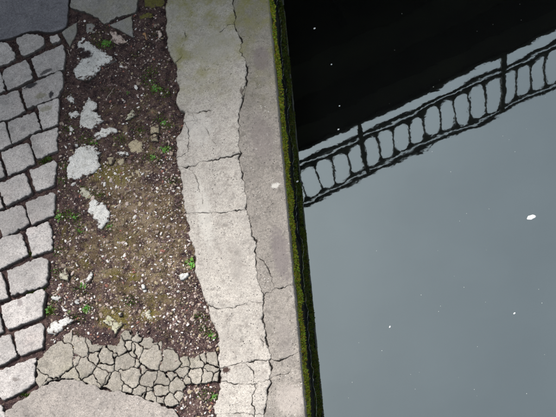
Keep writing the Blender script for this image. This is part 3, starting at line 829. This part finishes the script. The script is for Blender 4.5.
for (x, y) in cand:
    px, py = PX(x, y)
    if rng.uniform() > (.30 if py > 130 else .16)+.8*blob(px, py, DENS): continue
    r = .0011+.0048*rng.uniform()**3.4
    if rng.uniform() < .02: r = rng.uniform(.0055, .0095)
    z = ground_z(x, y)
    S = Matrix.Rotation(rng.uniform(0, 6.28), 3, 'Z') @ Matrix.Rotation(rng.uniform(-.5, .5), 3, 'X')
    sc = np.array([rng.uniform(.8, 1.5), rng.uniform(.6, 1.), rng.uniform(.4, .75)])*r
    v = (IV*(1+rng.uniform(-.25, .25, (12, 1))))*sc
    v = v@np.array(S).T+np.array([x, y, z+r*.18])
    b = len(GV)*12
    GV.append(v); GF += [(a+b, c_+b, d+b) for a, c_, d in IF]
    t_ = np.clip(tone()*rng.uniform(.75, 1.15), 0, .85); GC.append(np.tile(t_, (12, 1)))
o = tag(mesh_obj('gravel', np.vstack(GV), GF, MAT_GRAVEL, None, False, {'tone': np.vstack(GC)}), kind='stuff')
print('gravel', len(GV))

# moss on the soil, in the joints and along the coping
def soil_moss():
    for _ in range(20):
        px = rng.uniform(48, 218); py = rng.uniform(5, 412)
        x, y = W2(px, py)
        k = fbm(x*11, y*11, 21., 3)
        if k > .22+.25*rng.uniform() or rng.uniform() < .25*blob(px, py, MOSSP):
            if inside([(x, y)], STRIP)[0]: return Vector((x, y, ground_z(x, y)-.0008)), (0, 0, 1)
    return None
def soilmosscol(t): return (.14, .13, .022) if t < .5 else ((.06, .11, .014) if t < .8 else (.16, .13, .05))
V, F, C = blades(11000, soil_moss, .0045, .0014, soilmosscol, 1.)
tag(mesh_obj('soil_moss', V, F, MAT_LEAF, None, False, {'tone': C}), kind='stuff')
def joint_moss():
    px, py = JS[rng.integers(len(JS))]
    x, y = W2(px+rng.normal(0, 3.2), py+rng.normal(0, 1.2)); return Vector((x, y, ground_z(x, y))), (0, 0, 1)
JS = [(46,157),(31,292),(29,253),(40,287),(48,312),(49,309),(24,394),(30,398),(42,160)]
V, F, C = blades(900, joint_moss, .008, .002, lambda t: (.07+.05*t, .13+.04*t, .012), .9)
tag(mesh_obj('joint_moss', V, F, MAT_LEAF, None, False, {'tone': C}), kind='stuff')

GS = [(106,43),(100,45),(155,88),(165,92),(148,80),(160,118),(168,125),(165,147),(152,157),(92,141),(85,139),(60,215),(66,212),(73,216),(80,228),(108,226),(99,194),(84,190),(86,308),(80,290),(48,309),(52,300),(205,330),(211,335),(200,316),(212,396),(205,392),(58,250),(62,180),(55,270),(150,70),(140,130),(120,140),(190,262),(68,130),(62,165),(172,180),(130,300),(75,318)]
def green_specks():
    px, py = GS[rng.integers(len(GS))]
    x, y = W2(px+rng.normal(0, 4.5), py+rng.normal(0, 3.)); return (Vector((x, y, ground_z(x, y)-.0005)), (0, 0, 1)) if inside([(x, y)], STRIP)[0] else None
V, F, C = blades(4200, green_specks, .0065, .0022, lambda t: (.07+.05*t, .14+.04*t, .014), 1.1)
tag(mesh_obj('ground_cover', V, F, MAT_LEAF, None, False, {'tone': C}), kind='stuff')

# ------------------------------------------------------------------ weeds
def weed(px, py, size, n, label, upright=.5, bright=1.):
    p = W(px, py); z = ground_z(p.x, p.y)-.001
    V = []; F = []; C = []
    for k in range(n):
        a = rng.uniform(0, 6.28); L = size*rng.uniform(.5, 1.1); w = L*rng.uniform(.16, .26); el = rng.uniform(.15, .3+upright)
        off = Vector((rng.normal(0, size*.28), rng.normal(0, size*.28), 0))
        d = Vector((math.cos(a), math.sin(a), 0)); s_ = Vector((-math.sin(a), math.cos(a), 0))
        c = [x*rng.uniform(.65, 1.3)*bright for x in (.085, .22, .022)]
        b = len(V); prof = [(0, .12), (.3, .8), (.6, 1.), (.85, .6), (1., .05)]
        for t, ww in prof:
            q = off+d*(L*t*math.cos(el))+Vector((0, 0, L*(t*math.sin(el)-.45*t*t*math.sin(el))))
            V += [q-s_*w*ww+Vector((0, 0, w*.25*ww)), q, q+s_*w*ww+Vector((0, 0, w*.25*ww))]; C += [c]*3
        for i in range(len(prof)-1):
            j = b+i*3; F += [(j, j+1, j+4, j+3), (j+1, j+2, j+5, j+4)]
    o = mesh_obj('weed', V, F, MAT_LEAF, None, True, {'tone': C}); o.location = (p.x, p.y, z)
    return tag(o, label, 'weed', 'small weeds growing in the soil strip')
weed(190, 262, .020, 34, 'bright green weed tuft tucked against the coping edge', .6, 1.35)
weed(106, 43, .022, 34, 'green weed tuft left of the pinkish rubble lump', .5, 1.1)
weed(165, 147, .020, 32, 'green weed spreading beside the coping, right of the brown stones', .5, 1.1)
weed(152, 157, .015, 22, 'little weed below the coping-side weed, over the grit', .5, 1.)
weed(92, 141, .015, 24, 'weed at the top of the square white chunk', .5, 1.1)
weed(155, 88, .020, 28, 'weed patch in the dark upper soil', .4, .9)
weed(163, 122, .015, 20, 'small weed right of the upper sandy stone', .5, .9)
weed(58, 215, .021, 34, 'leafy weed at the edge of the setts', .5, 1.)
weed(73, 216, .014, 20, 'weed between the setts and the tapering pale chunk', .5, 1.)
weed(80, 230, .013, 18, 'small weed left below the tapering pale chunk', .5, .9)
weed(108, 226, .012, 16, 'tiny weed at the foot of the tapering pale chunk', .5, 1.)
weed(86, 308, .018, 30, 'weed tuft just above the star-shaped white chunk', .5, 1.05)
weed(84, 285, .014, 18, 'weed below the upright white chip', .5, .9)
weed(211, 334, .016, 24, 'weed at the coping foot above the crazed concrete', .5, 1.1)
weed(212, 396, .016, 24, 'weed in the soil pocket below the crazed concrete', .5, 1.)
weed(98, 194, .010, 14, 'tiny weed beside the small lichened chunk', .5, 1.)
weed(48, 309, .014, 22, 'weed in the joint right of the lower setts', .5, .9)
weed(46, 157, .012, 18, 'little weed in the joint between two setts', .5, 1.)
weed(68, 345-33, .010, 12, 'tiny weed left of the star tip of the white chunk', .5, .9)
weed(128, 92, .011, 14, 'tiny dark weed in the upper soil, left of the weed patch', .4, .8)

# ------------------------------------------------------------------ on the water
def floater(name, px, py, r, asp, ang, label, tip=0.):
    p = W(px, py, ZW); n = 18
    V = [(0, 0, .0035)]; F = []
    for ring, (k, z) in enumerate(((.55, .0028), (1., .0008), (.97, -.001))):
        for i in range(n):
            a = 6.2832*i/n; rr = r*k*(1+.12*math.sin(2*a+1)+.08*math.sin(5*a+px)+tip*max(0, math.cos(a))**6)
            x, y = rr*math.cos(a), rr*math.sin(a)*asp
            V.append((x*math.cos(ang)-y*math.sin(ang), x*math.sin(ang)+y*math.cos(ang), z))
    for i in range(n): F.append((0, 1+i, 1+(i+1) % n))
    for q in range(2):
        for i in range(n):
            a, b = 1+q*n+i, 1+q*n+(i+1) % n; F.append((a, a+n, b+n, b))
    o = mesh_obj(name, V, F, MAT_FLOAT); o.location = (p.x, p.y, ZW+.0008)
    return tag(o, label, 'petal', 'white bits floating on the canal')
floater('petal', 531, 217.5, .0145, .72, .1, 'largest white petal floating on the grey water at right', .3)
floater('petal', 518.5, 280.5+1, .005, .8, .4, 'small white speck on the water below the largest petal') if False else None
floater('petal', 514.5, 313.5, .0042, .8, .4, 'tiny white speck on the grey water below the largest petal')
floater('petal', 390, 327, .0042, .8, .9, 'tiny white speck alone in the lower middle of the grey water')
floater('petal', 314.5, 28.5, .0045, .8, .2, 'white speck on the black water near the top of the wall')
floater('petal', 331.5, 64.5, .003, .8, .2, 'faint speck on the black water between wall and bridge reflection')
floater('petal', 338.5, 129.5, .004, .7, .2, 'white speck in the mirrored bridge just right of the wall')
floater('petal', 339.5, 106, .003, .7, .2, 'faint white speck just above the mirrored railing')
floater('petal', 297.2, 181.5, .005, .8, .2, 'white speck touching the waterline of the mossy wall')

# thin pale strip where water meets the wall, narrower farther off
V = []; F = []
ys = np.arange(y0+.02, y1-.02, .004)
for y in ys:
    xe = wall_x(y, ZW)+.011+.006*fbm(y*14, 0., 31., 3); w = max(.00008, .0012*(fbm(y*60, 2., 7., 3)+.25))
    if y > W(296, 175).y: w *= .35
    for dx, dz in ((0, .0002), (w*.5, .0012), (w, .0002)): V.append((xe+dx, y, ZW+dz))
for i in range(len(ys)-1):
    for j in range(2): a = i*3+j; F.append((a, a+1, a+4, a+3))
tag(mesh_obj('waterline_strip', V, F, MAT_PALE), kind='stuff')

V = []; F = []
for _ in range(70):
    p = W(rng.uniform(325, 600), rng.uniform(-30, 450), ZW); r = rng.uniform(.0006, .0013); b = len(V)
    for i in range(6):
        a = 6.2832*i/6; V.append((p.x+r*math.cos(a)*rng.uniform(.6, 1.3), p.y+r*math.sin(a)*rng.uniform(.5, 1.2), ZW+.0004))
    V.append((p.x, p.y, ZW+.0011)); F += [(b+i, b+(i+1) % 6, b+6) for i in range(6)]
tag(mesh_obj('floating_dust', V, F, MAT_PALE), kind='stuff')

# ------------------------------------------------------------------ the quay goes on beyond the picture
m = NT('distant_setts')
mp = m.n('ShaderNodeMapping'); mp.inputs['Rotation'].default_value = (0, 0, -.25); m.l(m.pos, mp.inputs[0])
wv = m.n('ShaderNodeMix', data_type='VECTOR'); wv.inputs[0].default_value = .02
nzc = m.n('ShaderNodeTexNoise'); nzc.inputs['Scale'].default_value = 9; m.l(m.pos, nzc.inputs['Vector'])
m.l(mp.outputs[0], wv.inputs[4]); m.l(nzc.outputs['Color'], wv.inputs[5])
bk = m.n('ShaderNodeTexBrick'); m.l(wv.outputs[1], bk.inputs['Vector'])
bk.inputs['Color1'].default_value = (.42, .39, .385, 1); bk.inputs['Color2'].default_value = (.52, .485, .475, 1); bk.inputs['Mortar'].default_value = (.022, .014, .015, 1)
bk.inputs['Scale'].default_value = 1.; bk.inputs['Brick Width'].default_value = .12; bk.inputs['Row Height'].default_value = .115; bk.inputs['Mortar Size'].default_value = .006; bk.inputs['Mortar Smooth'].default_value = .3
c = m.mix(m.math('MULTIPLY', m.ss(m.noise(38, 5, .6), .45, .7), .5), bk.outputs['Color'], (.2, .18, .18))
m.l(c, m.b.inputs['Base Color']); m.b.inputs['Roughness'].default_value = .9
m.l(m.bump(m.math('ADD', m.math('MULTIPLY', bk.outputs['Fac'], -2.), m.noise(130, 4)), .003), m.b.inputs['Normal'])
xa, xb = -60., -.44
yb0, yb1 = sy0+.03, sy1-.03
v = [(xa, -60, -.006), (sx0+.03, -60, -.006), (sx0+.03, 60, -.006), (xa, 60, -.006),
     (sx0+.03, yb1, -.006), (xb, yb1, -.006), (xb, 60, -.006),
     (xb, -60, -.006), (xb, yb0, -.006), (sx0+.03, yb0, -.006)]
tag(mesh_obj('pavement', v, [(0, 1, 2, 3), (4, 5, 6, 2), (1, 7, 8, 9)], m.m, None, False), kind='structure')
ys_ = [W(214, 470).y+.004, W(250, -60).y+.02]
for k in range(6):
    box('coping_slab', -.47, -.001, ys_[0]-1.5*(k+1), ys_[0]-1.5*k-.006, -.06, .010, MAT_EDGE, QW)
    box('coping_slab', -.47, -.001, ys_[1]+1.5*k+.006, ys_[1]+1.5*(k+1), -.06, .010, MAT_EDGE, QW)
